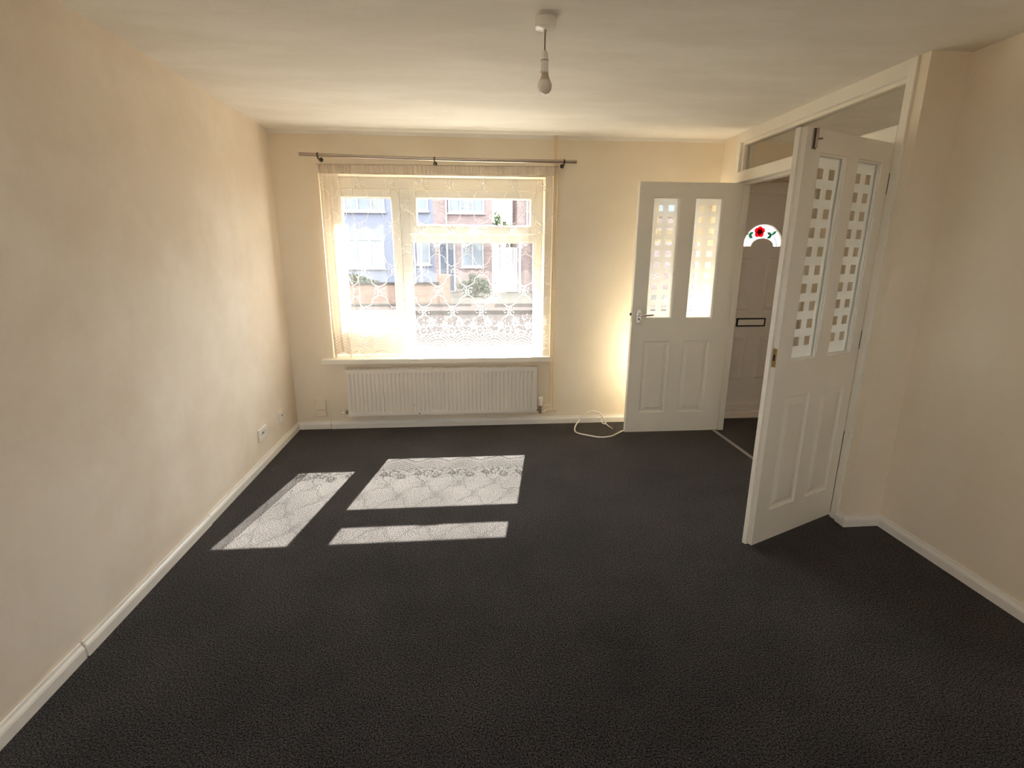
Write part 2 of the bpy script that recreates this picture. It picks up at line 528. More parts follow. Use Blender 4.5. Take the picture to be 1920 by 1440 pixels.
# ------------------------------------------------------------------ unseen window added behind the camera to light the near walls
w3 = thing('fill_window', 'added white framed window behind the camera, lets in fill light', 'window', (0, YB - 0.06, 0), kind='structure')
MB().frame(PX0, PX1, PZ0, PZ1, 0.06, -0.03, 0.03).box((PX0 + PX1) / 2 - 0.05, (PX0 + PX1) / 2 + 0.05, -0.03, 0.03, PZ0 + 0.06, PZ1 - 0.06).build('frame', 'upvc', w3)
for a, b in ((PX0 + 0.06, (PX0 + PX1) / 2 - 0.05), ((PX0 + PX1) / 2 + 0.05, PX1 - 0.06)):
    MB().box(a, b, -0.004, 0.004, PZ0 + 0.06, PZ1 - 0.06).build('pane', 'glass', w3)

# ------------------------------------------------------------------ double-door frame with the glass above
tf = thing('trim_1', 'white painted double door frame with a long glass light above', 'door frame', (XW, -1.06, 0), kind='structure')
ox, oy = XW, -1.06
def fbox(x0, x1, y0, y1, z0, z1):
    return MB().box(x0 - ox, x1 - ox, y0 - oy, y1 - oy, z0, z1)
JY0, JY1 = -1.868, -0.245
fbox(XW - 0.012, XW + 0.100, -0.298, JY1, 0, H).box(XW + 0.046 - ox, XW + 0.098 - ox, -0.312 - oy, -0.298 - oy, 0, 2.035).build('jamb', 'gloss', tf, bevel=0.003)
fbox(XW - 0.012, XW + 0.100, JY0, -1.820, 0, H).box(XW + 0.046 - ox, XW + 0.098 - ox, -1.820 - oy, -1.806 - oy, 0, 2.035).build('jamb', 'gloss', tf, bevel=0.003)
fbox(XW - 0.012, XW + 0.100, -1.820, -0.298, 2.325, H).build('head', 'gloss', tf, bevel=0.003)
fbox(XW - 0.014, XW + 0.100, -1.820, -0.298, 2.036, 2.112).box(XW + 0.046 - ox, XW + 0.098 - ox, -1.80 - oy, -0.31 - oy, 2.020, 2.036).build('transom_rail', 'gloss', tf, bevel=0.003)
bdm = MB()
for (a, b) in ((-1.820, -1.800), (-0.318, -0.298)):
    bdm.box(XW + 0.012 - ox, XW + 0.040 - ox, a - oy, b - oy, 2.112, 2.325)
bdm.box(XW + 0.012 - ox, XW + 0.040 - ox, -1.80 - oy, -0.318 - oy, 2.305, 2.325)
bdm.box(XW + 0.012 - ox, XW + 0.040 - ox, -1.80 - oy, -0.318 - oy, 2.112, 2.122)
bdm.build('glazing_bead', 'gloss', tf)
fbox(XW + 0.044, XW + 0.050, -1.820, -0.298, 2.112, 2.325).build('pane', 'glass_dark', tf)
tag(MB().prism([(XW + 0.000, 0.0), (XW + 0.030, 0.0), (XW + 0.026, 0.005), (XW + 0.004, 0.005)], -1.805, -0.315).build('trim_5', 'metal_strip'),
    'thin metal carpet strip across the doorway to the hall', 'threshold strip', kind='structure')

# ------------------------------------------------------------------ the two glazed leaves
T = 0.044
def raised_panel(s0, s1, z0, z1, sg):
    mb = MB()
    for face, o in ((0.0, sg), (sg * T, -sg)):
        rings = []
        for ins, dep in ((0.0, 0.0), (0.006, 0.010), (0.017, 0.011), (0.046, 0.002)):
            y = face + o * dep
            rings.append([(s0 + ins, y, z0 + ins), (s1 - ins, y, z0 + ins), (s1 - ins, y, z1 - ins), (s0 + ins, y, z1 - ins)])
        vs_ = [q for r in rings for q in r]
        fs_ = []
        for i in range(len(rings) - 1):
            for k in range(4):
                fs_.append((i * 4 + k, i * 4 + (k + 1) % 4, (i + 1) * 4 + (k + 1) % 4, (i + 1) * 4 + k))
        e = (len(rings) - 1) * 4
        fs_.append((e, e + 1, e + 2, e + 3))
        mb.add(vs_, fs_)
    return mb

def frosted(s0, s1, z0, z1, y):
    """etched sheet with two columns of ten clear squares left open"""
    c = (s0 + s1) / 2
    q = 0.0225
    xs = [s0, c - 0.045 - q, c - 0.045 + q, c + 0.045 - q, c + 0.045 + q, s1]
    zs = [z0]
    top = z1 - 0.058
    for r in range(9, -1, -1):
        zc = top - r * 0.0858 - q
        zs += [zc - q, zc + q]
    zs.append(z1)
    mb = MB()
    nx = len(xs)
    vs_ = [(x, y, z) for z in zs for x in xs]
    fs_ = []
    for j in range(len(zs) - 1):
        for i in range(nx - 1):
            if j % 2 == 1 and i in (1, 3):
                continue
            fs_.append((j * nx + i, j * nx + i + 1, (j + 1) * nx + i + 1, (j + 1) * nx + i))
    return mb.add(vs_, fs_)

def leaf(name, label, loc, rz, w, sg, pa, pb, za, zg, zp, s0=0.003):
    """w width, sg side of the thickness, pa/pb pane spans from the hinge, za leaf z, zg glass z, zp panel z"""
    d = thing(name, label, 'door', loc, rz, kind='structure')
    y0, y1 = 0.0, sg * T
    lm = MB()
    lm.box(s0, pa[0], y0, y1, za[0], za[1])
    lm.box(pb[1], w, y0, y1, za[0], za[1])
    lm.box(pa[1], pb[0], y0, y1, zp[0], zg[1])
    lm.box(pa[0], pb[1], y0, y1, za[0], zp[0])
    lm.box(pa[0], pb[1], y0, y1, zg[1], za[1])
    for s in (pa, pb):
        lm.box(s[0], s[1], y0, y1, zp[1], zg[0])
    lf = lm.build('leaf', 'gloss', d)
    for s in (pa, pb):
        raised_panel(s[0], s[1], zp[0], zp[1], sg).build('panel', 'gloss', d)
        gl = MB().box(s[0] + 0.001, s[1] - 0.001, sg * (T / 2 - 0.002), sg * (T / 2 + 0.002), zg[0] + 0.001, zg[1] - 0.001).build('pane', 'glass_dark', d)
        frosted(s[0], s[1], zg[0], zg[1], sg * (T / 2 + 0.0025)).build('etched_pattern', 'frost', gl, fix=False)
        bm_ = MB()
        for yy in (sg * 0.006, sg * (T - 0.016)):
            bm_.frame(s[0], s[1], zg[0], zg[1], 0.010, yy, yy + sg * 0.010)
        bm_.build('glazing_bead', 'upvc', d)
    for hz in (1.845, 1.055, 0.272):
        hm = MB().tube([(0.0, -sg * 0.004, hz - 0.05), (0.0, -sg * 0.004, hz + 0.05)], 0.0055, 8)
        hm.box(0.0005, 0.0030, 0.0, sg * 0.032, hz - 0.05, hz + 0.05)
        hm.build('hinge', 'bronze', d, smooth=True)
    return d

d2 = leaf('door_2', 'white half glazed door folded back against the window wall', (XW - 0.006, -0.3005, 0), PI, 0.79, 1,
          (0.118, 0.345), (0.459, 0.679), (0.018, 2.030), (0.985, 1.922), (0.188, 0.803))
# lever handle with a scalloped plate on the side that faces the camera
hp = []
for k, (hw, z) in enumerate([(0.006, 0.950), (0.018, 0.958), (0.021, 0.968), (0.016, 0.975), (0.021, 0.984), (0.021, 1.040), (0.016, 1.046), (0.020, 1.053), (0.006, 1.066)]):
    hp.append((hw, z))
poly = [(0.735 + hw, z) for hw, z in hp] + [(0.735 - hw, z) for hw, z in reversed(hp)]
hd = MB().prism(poly, T, T + 0.008).build('handle_plate', 'chrome', d2, bevel=0.0015)
MB().tube(smooth_path([(0.735, T + 0.004, 1.021), (0.735, T + 0.045, 1.021), (0.722, T + 0.056, 1.021), (0.66, T + 0.056, 1.022), (0.632, T + 0.050, 1.024)], 5), 0.0085, 10).build('lever', 'chrome', hd, smooth=True)
MB().tube([(0.735, T + 0.006, 0.985), (0.735, T + 0.0105, 0.985)], 0.006, 10).build('keyhole', 'black', hd)
MB().box(0.790, 0.7915, T * 0.25, T * 0.75, 0.96, 1.08).build('lock_plate', 'chrome', d2)
MB().box(0.7915, 0.802, T * 0.36, T * 0.64, 1.012, 1.034).build('latch', 'bronze', d2)

ang3 = math.atan2(-0.4045738, -0.91450535)
d3 = leaf('door_3', 'white half glazed door standing open towards the camera', (3.603, -1.818, 0), ang3, 0.712, -1,
          (0.086, 0.295), (0.392, 0.602), (0.018, 2.030), (0.992, 1.936), (0.195, 0.810), 0.010)
MB().box(0.712, 0.730, -T * 0.5, -T, 0.018, 2.030).build('rebate_lip', 'gloss', d3)
lk = MB().box(0.7115, 0.7135, -T * 0.5, -0.002, 0.975, 1.065).build('lock_plate', 'brass', d3)
MB().box(0.7135, 0.7142, -T * 0.40, -T * 0.2, 1.005, 1.035).build('keeper_hole', 'black', lk)
bt = MB().box(0.645, 0.672, 0.0, 0.004, 1.945, 2.028).build('bolt', 'nickel', d3)
MB().tube([(0.658, 0.010, 1.95), (0.658, 0.010, 2.028)], 0.006, 10).tube([(0.658, 0.012, 1.985), (0.640, 0.026, 1.985)], 0.004, 8).build('barrel', 'nickel', bt, smooth=True)

# ------------------------------------------------------------------ front door in the hall
fdo = thing('door_1', 'white front door with an arched rose glass and a letter slot', 'door', (4.11, 0.12, 0), kind='structure')
DXC = 4.11
fm = MB()
fm.frame(DX0 - DXC, DX1 - DXC, 0.0, DZ1, (0.05, 0.05, 0.028, 0.09), 0.0, 0.07)
fm.build('frame', 'upvc_grey', fdo, bevel=0.003)
AX, AZ, AR = 0.012, 1.565, 0.180           # arch light centre, base, radius
lx0, lx1, lz0, lz1 = -0.358, 0.398, 0.030, 2.008
# leaf face with an arch-shaped opening: outline is stitched round the opening
N = 24
outer = [(AX + AR * math.cos(PI * k / N), AZ + AR * 1.04 * math.sin(PI * k / N)) for k in range(N + 1)]
inner = [(AX + 0.104 * math.cos(PI * k / N), AZ + 0.070 * math.sin(PI * k / N)) for k in range(N + 1)]
lm = MB()
LY0, LY1 = 0.012, 0.056
lm.box(lx0, lx1, LY0, LY1, lz0, AZ)
lm.box(lx0, AX - AR, LY0, LY1, AZ, lz1)
lm.box(AX + AR, lx1, LY0, LY1, AZ, lz1)
for k in range(N):
    (xa, za_), (xb, zb_) = outer[k], outer[k + 1]
    lm.prism([(xb, zb_), (xa, za_), (xa, lz1), (xb, lz1)], LY0, LY1)
lm.prism(inner, LY0, LY1)
lm.build('leaf', 'upvc_grey', fdo)
ring = MB()
for k in range(N):
    a0, a1 = PI * k / N, PI * (k + 1) / N
    pts = [(AX + r * math.cos(a), AZ + r * 1.04 * math.sin(a)) for a, r in ((a0, 0.182), (a1, 0.182), (a1, 0.215), (a0, 0.215))]
    ring.prism(pts, LY0 - 0.008, LY0)
ring.box(AX - 0.215, AX - 0.102, LY0 - 0.008, LY0, AZ - 0.02, AZ).box(AX + 0.102, AX + 0.215, LY0 - 0.008, LY0, AZ - 0.02, AZ)
ring.build('arch_moulding', 'upvc_grey', fdo)
am = MB()
for k in range(N):
    am.prism([outer[k], outer[k + 1], inner[k + 1], inner[k]], 0.030, 0.036)
ag = am.build('arch_glass', 'opal', fdo)
rose = MB()
for (dx, dz, r) in ((0, 0, 0.024), (0.025, 0.012, 0.024), (-0.025, 0.012, 0.024), (0.016, -0.022, 0.024), (-0.018, -0.022, 0.024), (0, 0.028, 0.021)):
    rose.prism([(-0.018 + dx + r * math.cos(2 * PI * k / 12), 1.690 + dz + r * math.sin(2 * PI * k / 12)) for k in range(12)], 0.027 - r * 0.1, 0.0299)
rose.build('rose', 'rose_red', ag)
lv = MB()
for cx, sgn in ((-0.118, 1), (0.100, -1)):
    for a in (0.5, 2.4, -0.6):
        an = a if sgn > 0 else PI - a
        c, s = math.cos(an), math.sin(an)
        pl = [(0, 0), (0.014, 0.013), (0.034, 0.014), (0.054, 0), (0.034, -0.012), (0.014, -0.011)]
        lv.prism([(cx + u * c - v * s, 1.662 + u * s + v * c) for u, v in pl], 0.026, 0.030)
lv.build('leaves', 'leaf_green', ag)
ld = MB()
arc = [Vector((AX + 0.142 * math.cos(PI * k / 20), 0.028, AZ + 0.128 * math.sin(PI * k / 20))) for k in range(21)]
ld.tube(arc, 0.0032, 6)
ld.build('lead_line', 'lead', ag)
def shallow_panel(x0, x1, z0, z1):
    mb = MB()
    rings = []
    for ins, dep in ((0.0, 0.0), (0.010, -0.007), (0.022, -0.007), (0.040, -0.001)):
        y = LY0 + dep
        rings.append([(x0 + ins, y, z0 + ins), (x1 - ins, y, z0 + ins), (x1 - ins, y, z1 - ins), (x0 + ins, y, z1 - ins)])
    vs_ = [q for r in rings for q in r]
    fs_ = [(i * 4 + k, i * 4 + (k + 1) % 4, (i + 1) * 4 + (k + 1) % 4, (i + 1) * 4 + k) for i in range(3) for k in range(4)]
    fs_.append((12, 13, 14, 15))
    return mb.add(vs_, fs_)
for x0, x1 in ((-0.245, -0.035), (0.075, 0.285)):
    shallow_panel(x0, x1, 1.00, 1.465).build('panel', 'upvc_grey', fdo)
    shallow_panel(x0, x1, 0.350, 0.755).build('panel', 'upvc_grey', fdo)
lb = MB().frame(-0.150, 0.125, 0.850, 0.926, 0.011, LY0 - 0.016, LY0).build('letter_slot', 'black', fdo)
MB().box(-0.139, 0.114, LY0 - 0.010, LY0 - 0.001, 0.861, 0.915).build('flap', 'upvc', lb)
MB().prism([(lx0, 0.10), (lx1, 0.10), (lx1, 0.130), (lx0, 0.130)], LY0 - 0.016, LY0).build('weather_bar', 'upvc', fdo)
tag(MB().box(DX0, DX1, 0.0, 0.12, 0.0, 0.012).build('trim_6', 'upvc_grey'), 'pale threshold board below the front door', 'threshold', kind='structure')

# ------------------------------------------------------------------ radiator
RX0, RX1, RZ0, RZ1, RYF = 0.462, 2.082, 0.138, 0.545, -0.102
rad = thing('radiator', 'long white ribbed panel radiator under the window sill', 'radiator', ((RX0 + RX1) / 2, -0.07, RZ0))
rx, ry, rz_ = (RX0 + RX1) / 2, -0.07, RZ0
NR = 46
cols = []
x0_, x1_ = RX0 + 0.022, RX1 - 0.022
pw = (x1_ - x0_) / NR
xs = [(RX0, 0.0), (x0_, 0.0)]
for i in range(NR):
    a = x0_ + i * pw
    xs += [(a + pw * 0.12, 0.0), (a + pw * 0.28, 1.0), (a + pw * 0.46, 1.0), (a + pw * 0.62, 0.0)]
xs += [(x1_ + 0.004, 0.0), (RX1, 0.0)]
zs = [(RZ0, 0), (RZ0 + 0.030, 0), (RZ0 + 0.040, 1), (RZ1 - 0.042, 1), (RZ1 - 0.032, 0), (RZ1 - 0.004, 0)]
pm = MB()
vs_ = [(x - rx, RYF + 0.010 * d * e - ry, z - rz_) for z, e in zs for x, d in xs]
nx = len(xs)
fs_ = [(j * nx + i, j * nx + i + 1, (j + 1) * nx + i + 1, (j + 1) * nx + i) for j in range(len(zs) - 1) for i in range(nx - 1)]
pm.add(vs_, fs_)
pm.box(RX0 - rx, RX1 - rx, RYF + 0.0105 - ry, RYF + 0.014 - ry, 0, RZ1 - RZ0 - 0.004)
pm.build('front_panel', 'rad', rad, fix=False)
MB().box(RX0 + 0.01 - rx, RX1 - 0.01 - rx, -0.048 - ry, -0.036 - ry, 0.005, RZ1 - RZ0 - 0.012).build('rear_panel', 'rad', rad, bevel=0.003)
for a, b in ((RX0 - 0.003, RX0 + 0.001), (RX1 - 0.001, RX1 + 0.003)):
    MB().box(a - rx, b - rx, RYF + 0.002 - ry, -0.036 - ry, 0.01, RZ1 - RZ0).build('side_cover', 'rad', rad, bevel=0.001)
gm = MB()
gm.box(RX0 - 0.002 - rx, RX1 + 0.002 - rx, RYF - ry, RYF + 0.010 - ry, RZ1 - RZ0 - 0.005, RZ1 - RZ0)
gm.box(RX0 - 0.002 - rx, RX1 + 0.002 - rx, -0.046 - ry, -0.036 - ry, RZ1 - RZ0 - 0.005, RZ1 - RZ0)
for i in range(90):
    a = RX0 + (RX1 - RX0) * (i + 0.5) / 90
    gm.box(a - 0.005 - rx, a + 0.005 - rx, RYF + 0.01 - ry, -0.046 - ry, RZ1 - RZ0 - 0.004, RZ1 - RZ0 - 0.001)
gm.build('top_grille', 'rad', rad)
for a in (RX0 + 0.25, RX1 - 0.25):
    MB().box(a - 0.02 - rx, a + 0.02 - rx, -0.036 - ry, -0.002 - ry, 0.05, RZ1 - RZ0 - 0.05).build('wall_bracket', 'rad', rad)
# thermostatic valve on the right, lockshield on the left
vx, vy = 2.120, -0.070
vb = MB().tube([(vx - rx, 0, -0.020), (vx - rx, 0, 0.050)], 0.012, 12).tube([(RX1 - rx, 0, 0.010), (vx - rx, 0, 0.010)], 0.009, 10)
vb.tube([(vx - rx, 0, 0.030), (vx - rx, 0, 0.046)], 0.016, 6)
vb.build('valve_body', 'nickel', rad, smooth=True)
MB().lathe([(0.013, 0.050), (0.019, 0.056), (0.020, 0.100), (0.021, 0.108), (0.020, 0.126), (0.016, 0.131)], (vx - rx, 0, 0), 20).build('valve_head', 'plastic', rad, smooth=True)
lvv = MB().tube([(RX0 - rx, 0, 0.022), (RX0 - 0.035 - rx, 0, 0.022)], 0.008, 10).tube([(RX0 - 0.03 - rx, 0, 0.022), (RX0 - 0.03 - rx, 0.068, 0.022)], 0.007, 8)
lvv.build('lockshield_valve', 'brass', rad, smooth=True)
MB().tube([(RX0 - 0.035 - rx, 0, 0.022), (RX0 - 0.062 - rx, 0, 0.022)], 0.010, 12).build('valve_cap', 'plastic', rad, smooth=True)
# dark chips in the paint
for (cx_, cz_, r) in ((0.462 + 0.600, 0.150, 0.006), (0.462 + 0.560, 0.225, 0.004)):
    MB().prism([(cx_ - rx + r * math.cos(k), cz_ - rz_ + r * 0.8 * math.sin(k)) for k in [2 * PI * i / 7 for i in range(7)]], RYF - 0.0006 - ry, RYF + 0.0004 - ry).build('paint_chip', 'black', rad)

# ------------------------------------------------------------------ heating pipes on the wall
hpz = thing('heating_pipes', 'pair of cream painted pipes running down beside the window', 'pipes', (2.215, -0.03, 0))
PYC = -0.022
MB().tube([(2.204 - 2.215, PYC + 0.03, 2.40), (2.204 - 2.215, PYC + 0.03, 0.9), (2.210 - 2.215, PYC + 0.03, 0.196), (2.206 - 2.215, PYC + 0.03, 0.186), (2.196 - 2.215, PYC + 0.02, 0.183), (vx + 0.020 - 2.215, -0.07 + 0.03, 0.184)], 0.0085, 10).build('pipe', 'pipe', hpz, smooth=True)
MB().tube([(2.229 - 2.215, PYC + 0.03, 2.40), (2.229 - 2.215, PYC + 0.03, 0.9), (2.244 - 2.215, PYC + 0.03, 0.150), (2.244 - 2.215, PYC + 0.03, 0.128)], 0.0085, 10).build('pipe', 'pipe', hpz, smooth=True)
MB().tube([(2.268 - 2.215, PYC + 0.03, 0.130), (2.18 - 2.215, PYC + 0.025, 0.132), (vx + 0.024 - 2.215, -0.06 + 0.03, 0.120)], 0.008, 10).tube([(2.246 - 2.215, PYC + 0.03, 0.130), (2.272 - 2.215, PYC + 0.03, 0.129)], 0.011, 10).build('branch_pipe', 'pipe', hpz, smooth=True)
for cz in (1.807, 1.196, 0.55):
    MB().box(2.190 - 2.215, 2.250 - 2.215, -0.016 + 0.03, 0.0 + 0.03, cz - 0.008, cz + 0.008).tube([(2.194 - 2.215, PYC + 0.018, cz), (2.248 - 2.215, PYC + 0.018, cz)], 0.0045, 8).build('clip', 'pipe', hpz)

# ------------------------------------------------------------------ curtain pole
cp = thing('curtain_pole', 'slim brushed metal curtain pole above the window', 'curtain pole', (1.3, -0.095, 2.20))
q0, q1 = Vector((0.247, -0.095, 2.216)), Vector((2.370, -0.095, 2.199))
def pt(t):
    p = q0.lerp(q1, t)
    p.z -= 0.010 * math.sin(PI * t)
    return p - Vector((1.3, -0.095, 2.20))
MB().tube([pt(k / 20) for k in range(11)], 0.0125, 14).build('pole', 'nickel', cp, smooth=True)
MB().tube([pt(k / 20) for k in range(9, 21)], 0.0140, 14).build('outer_pole', 'nickel', cp, smooth=True)
for t in (0.064, 0.476, 0.953):
    b = pt(t)
    bk = MB().tube([b + Vector((0, 0, -0.014)), b + Vector((0, 0.0, -0.024)), b + Vector((0, 0.0945, -0.026))], 0.0055, 8)
    bk.tube([b + Vector((0, 0.0905, -0.020)), b + Vector((0, 0.0945, -0.020))], 0.016, 14)
    bk.tube([b + Vector((-0.006, 0, 0)), b + Vector((0.006, 0, 0))], 0.0165, 14)
    bk.build('bracket', 'bronze', cp, smooth=True)

# ------------------------------------------------------------------ net curtain
UB = 0.50                       # cloth gathered in the bunch at the left
UT = UB + 1.63                  # whole cloth width
P = 0.245                       # repeat of the lace
YC = -0.056
def top_z(x):
    return 2.150 + 0.014 * (x - 0.37) / 1.85
def surf(u, z):
    h = (z - 0.63) / 1.53
    if u < UB:
        t = u / UB
        x = 0.358 + 0.250 * t + 0.020 * math.sin(2 * PI * u / 0.125 + 0.6) * (0.5 + 0.5 * min(1, (1 - h) * 4)) * (1 - t * 0.4)
        w = math.sin(2 * PI * u / 0.125 + 2.0)
        amp = 0.030
    else:
        t = (u - UB) / (UT - UB)
        x = 0.608 + t * (2.222 - 0.050 * max(0.0, 1 - h) ** 1.2 - 0.608)
        w = 0.62 * math.sin(2 * PI * u / 0.117 + 1.3 * math.sin(u * 3.1)) + 0.38 * math.sin(2 * PI * u / 0.233 + 0.8 + 1.1 * h)
        amp = 0.027
    if u < UB + 0.1 and u >= UB:
        amp = 0.030 + (0.027 - 0.030) * (u - UB) / 0.1
    top = max(0.0, min(1.0, (h - 0.86) / 0.14))
    low = max(0.0, min(1.0, (0.16 - h) / 0.16))
    amp *= (1 - 0.72 * top) * (1 - 0.62 * low) * (1 - 0.75 * max(0.0, min(1.0, (x - 2.08) / 0.10)))
    y = YC + amp * w + 0.006 * top * math.sin(2 * PI * u / 0.036 + 2 * math.sin(u * 17)) + 0.016 * low
    return Vector((x, y, z))
def hem(u):
    return 0.634 + 0.060 * abs(math.sin(PI * (u - 0.05) / P)) ** 1.4

def build_net(label, org, surf, hem, top_z, UT, nu, nv, row0, ub=0.0):
    nc = thing('net_curtain', label, 'curtain', org)
    NO = Vector(org)
    vs_, fs_ = [], []
    ZH = 0.062
    for j in range(nv + 1):
        for i in range(nu + 1):
            u = UT * i / nu
            x = surf(u, 2.0).x
            z0, z1 = hem(u), top_z(x) - ZH
            vs_.append(surf(u, z0 + (z1 - z0) * j / nv) - NO)
    iu = int(nu * ub / UT)
    for name, i0, i1, mt in (('net', iu, nu, 'net'), ('gathered_net', 0, iu, 'net_fold')):
        if i1 <= i0:
            continue
        w = i1 - i0 + 1
        pv = [vs_[j * (nu + 1) + i] for j in range(nv + 1) for i in range(i0, i1 + 1)]
        pf = [(j * w + i, j * w + i + 1, (j + 1) * w + i + 1, (j + 1) * w + i) for j in range(nv) for i in range(w - 1)]
        MB().add(pv, pf).build(name, mt, nc, smooth=True, fix=False)
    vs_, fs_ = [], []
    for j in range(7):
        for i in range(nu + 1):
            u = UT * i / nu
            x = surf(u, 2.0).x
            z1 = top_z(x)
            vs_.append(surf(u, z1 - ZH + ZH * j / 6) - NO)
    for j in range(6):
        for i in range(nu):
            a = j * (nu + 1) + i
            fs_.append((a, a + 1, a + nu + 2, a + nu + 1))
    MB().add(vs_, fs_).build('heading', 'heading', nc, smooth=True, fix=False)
    # lace: petals, sprigs, trellis lines, border, all lying on the net
    LV, LF = [], []
    def lace_poly(pts):
        n0 = len(LV)
        for u, z in pts:
            u = min(max(u, 0.0), UT)
            z = max(z, hem(u))
            LV.append(surf(u, z) + Vector((0, -0.0012, 0)) - NO)
        LF.append(tuple(range(n0, n0 + len(pts))))
    def petal(u, z, ln, wd, a):
        c, s = math.cos(a), math.sin(a)
        sh = [(0, 0), (0.25, 0.7), (0.6, 1.0), (0.9, 0.6), (1.0, 0), (0.9, -0.6), (0.6, -1.0), (0.25, -0.7)]
        if u < 0.004 or u > UT - 0.004:
            return
        lace_poly([(u + (p * ln) * c - (q * wd / 2) * s, z + (p * ln) * s + (q * wd / 2) * c) for p, q in sh])
    def ribbon(pts, w):
        for (ua, za_), (ub, zb_) in zip(pts[:-1], pts[1:]):
            if min(ua, ub) < 0 or max(ua, ub) > UT:
                continue
            du, dz = ub - ua, zb_ - za_
            L = math.hypot(du, dz) or 1
            nu_, nz_ = -dz / L * w / 2, du / L * w / 2
            lace_poly([(ua + nu_, za_ + nz_), (ub + nu_, zb_ + nz_), (ub - nu_, zb_ - nz_), (ua - nu_, za_ - nz_)])
    def ringlet(u, z, ru, rz, w):
        ribbon([(u + ru * math.cos(2 * PI * k / 12), z + rz * math.sin(2 * PI * k / 12)) for k in range(13)], w)
    rnd = random.Random(3)
    def cluster(u, z, s=1.0):
        for k in range(7):
            a = 2 * PI * k / 7 + rnd.uniform(-0.2, 0.2)
            petal(u + 0.006 * s * math.cos(a), z + 0.006 * s * math.sin(a), 0.017 * s, 0.010 * s, a)
        for k in range(8):
            a = PI * (k + 0.5) / 8 + rnd.uniform(-0.1, 0.1)
            r = (0.030 + 0.012 * (k % 2)) * s
            petal(u + r * math.cos(a), z + r * 0.9 * math.sin(a), 0.014 * s, 0.008 * s, a + rnd.uniform(-0.8, 0.8))
        for k in (-1, 1):
            petal(u + 0.012 * k * s, z - 0.020 * s, 0.016 * s, 0.008 * s, -PI / 2 + 0.7 * k)
            petal(u + 0.030 * k * s, z - 0.010 * s, 0.016 * s, 0.008 * s, (-0.3 if k > 0 else PI + 0.3))
    def trellis(ua, za_, ub, zb_):
        pts = []
        for k in range(11):
            t = k / 10
            e = t + 0.16 * math.sin(2 * PI * t)
            pts.append((ua + (ub - ua) * e, za_ + (zb_ - za_) * t))
        ribbon(pts, 0.0050)
    nrow = 7
    for r in range(nrow):
        z = row0 - 0.166 * r
        off = 0.06 + (P / 2 if r % 2 else 0.0)
        k = -1
        while off + k * P < UT + P:
            u = off + k * P
            if 0.02 < u < UT - 0.02:
                cluster(u, z, 1.0 if r % 2 == 0 else 0.9)
            for d in (-0.5, 0.5):
                trellis(u, z - 0.030, u + d * P, z - 0.166 + 0.036)
            k += 1
    # border: rosettes, sprigs, stitched waves, edging
    k = -1
    while k * P < UT + P:
        u = 0.05 + k * P
        if 0.06 < u < UT - 0.06:
            for (du, z, ru, rz) in ((0.0, 0.865, 0.030, 0.036), (-0.062, 0.905, 0.018, 0.020), (0.070, 0.930, 0.022, 0.026)):
                ringlet(u + du, z, ru, rz, 0.009)
                for q in range(9):
                    a = 2 * PI * q / 9
                    petal(u + du + ru * 1.05 * math.cos(a), z + rz * 1.05 * math.sin(a), 0.015, 0.011, a)
                petal(u + du - 0.012, z, 0.024, 0.010, 0.3)
            for q in range(46):
                petal(u + rnd.uniform(-P / 2, P / 2), rnd.uniform(0.80, 0.985), rnd.uniform(0.010, 0.022), 0.007, rnd.uniform(0, 2 * PI))
            for q in range(7):
                for k_ in (-1, 1):
                    petal(u + P / 2 + k_ * (0.006 + 0.010 * q), 0.80 + 0.016 * q, 0.020, 0.008, PI / 2 - k_ * 0.9)
        k += 1
    def wave_z(u, lev):
        return 0.686 + lev * 0.025 + 0.066 * abs(math.sin(PI * (u - 0.05) / P)) ** 1.1
    for lev in range(5):
        ribbon([(UT * i / 420, wave_z(UT * i / 420, lev)) for i in range(421)], 0.0075)
    ribbon([(UT * i / 420, hem(UT * i / 420) + 0.006) for i in range(421)], 0.012)
    ribbon([(UT * i / 420, hem(UT * i / 420) + 0.030) for i in range(421)], 0.004)
    MB().add(LV, LF).build('lace_pattern', 'lace', nc, fix=False)
    return nc, NO

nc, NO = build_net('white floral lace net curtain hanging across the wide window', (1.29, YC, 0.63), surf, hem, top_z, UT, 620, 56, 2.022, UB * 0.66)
MB().tube([Vector((0.352 + 1.885 * k / 24, YC - 0.001, 2.150 + 0.014 * (1.885 * k / 24) / 1.85 + 0.002)) - NO for k in range(25)], 0.0024, 6).build('wire', 'nickel', nc, smooth=True)
def surf2(u, z):
    return Vector((3.062 + u, 0.085 + 0.012 * math.sin(2 * PI * u / 0.105 + 0.5 * math.sin(7 * u)) * (1.1 - 0.3 * z), z))
def hem2(u):
    return 0.640 + 0.030 * abs(math.sin(PI * (u - 0.05) / P)) ** 1.4
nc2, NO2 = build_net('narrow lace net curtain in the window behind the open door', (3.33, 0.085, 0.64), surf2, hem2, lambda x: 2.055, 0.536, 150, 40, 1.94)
MB().tube([Vector((3.052 + 0.556 * k / 4, 0.084, 2.057)) - NO2 for k in range(5)], 0.0024, 6).build('wire', 'nickel', nc2, smooth=True)

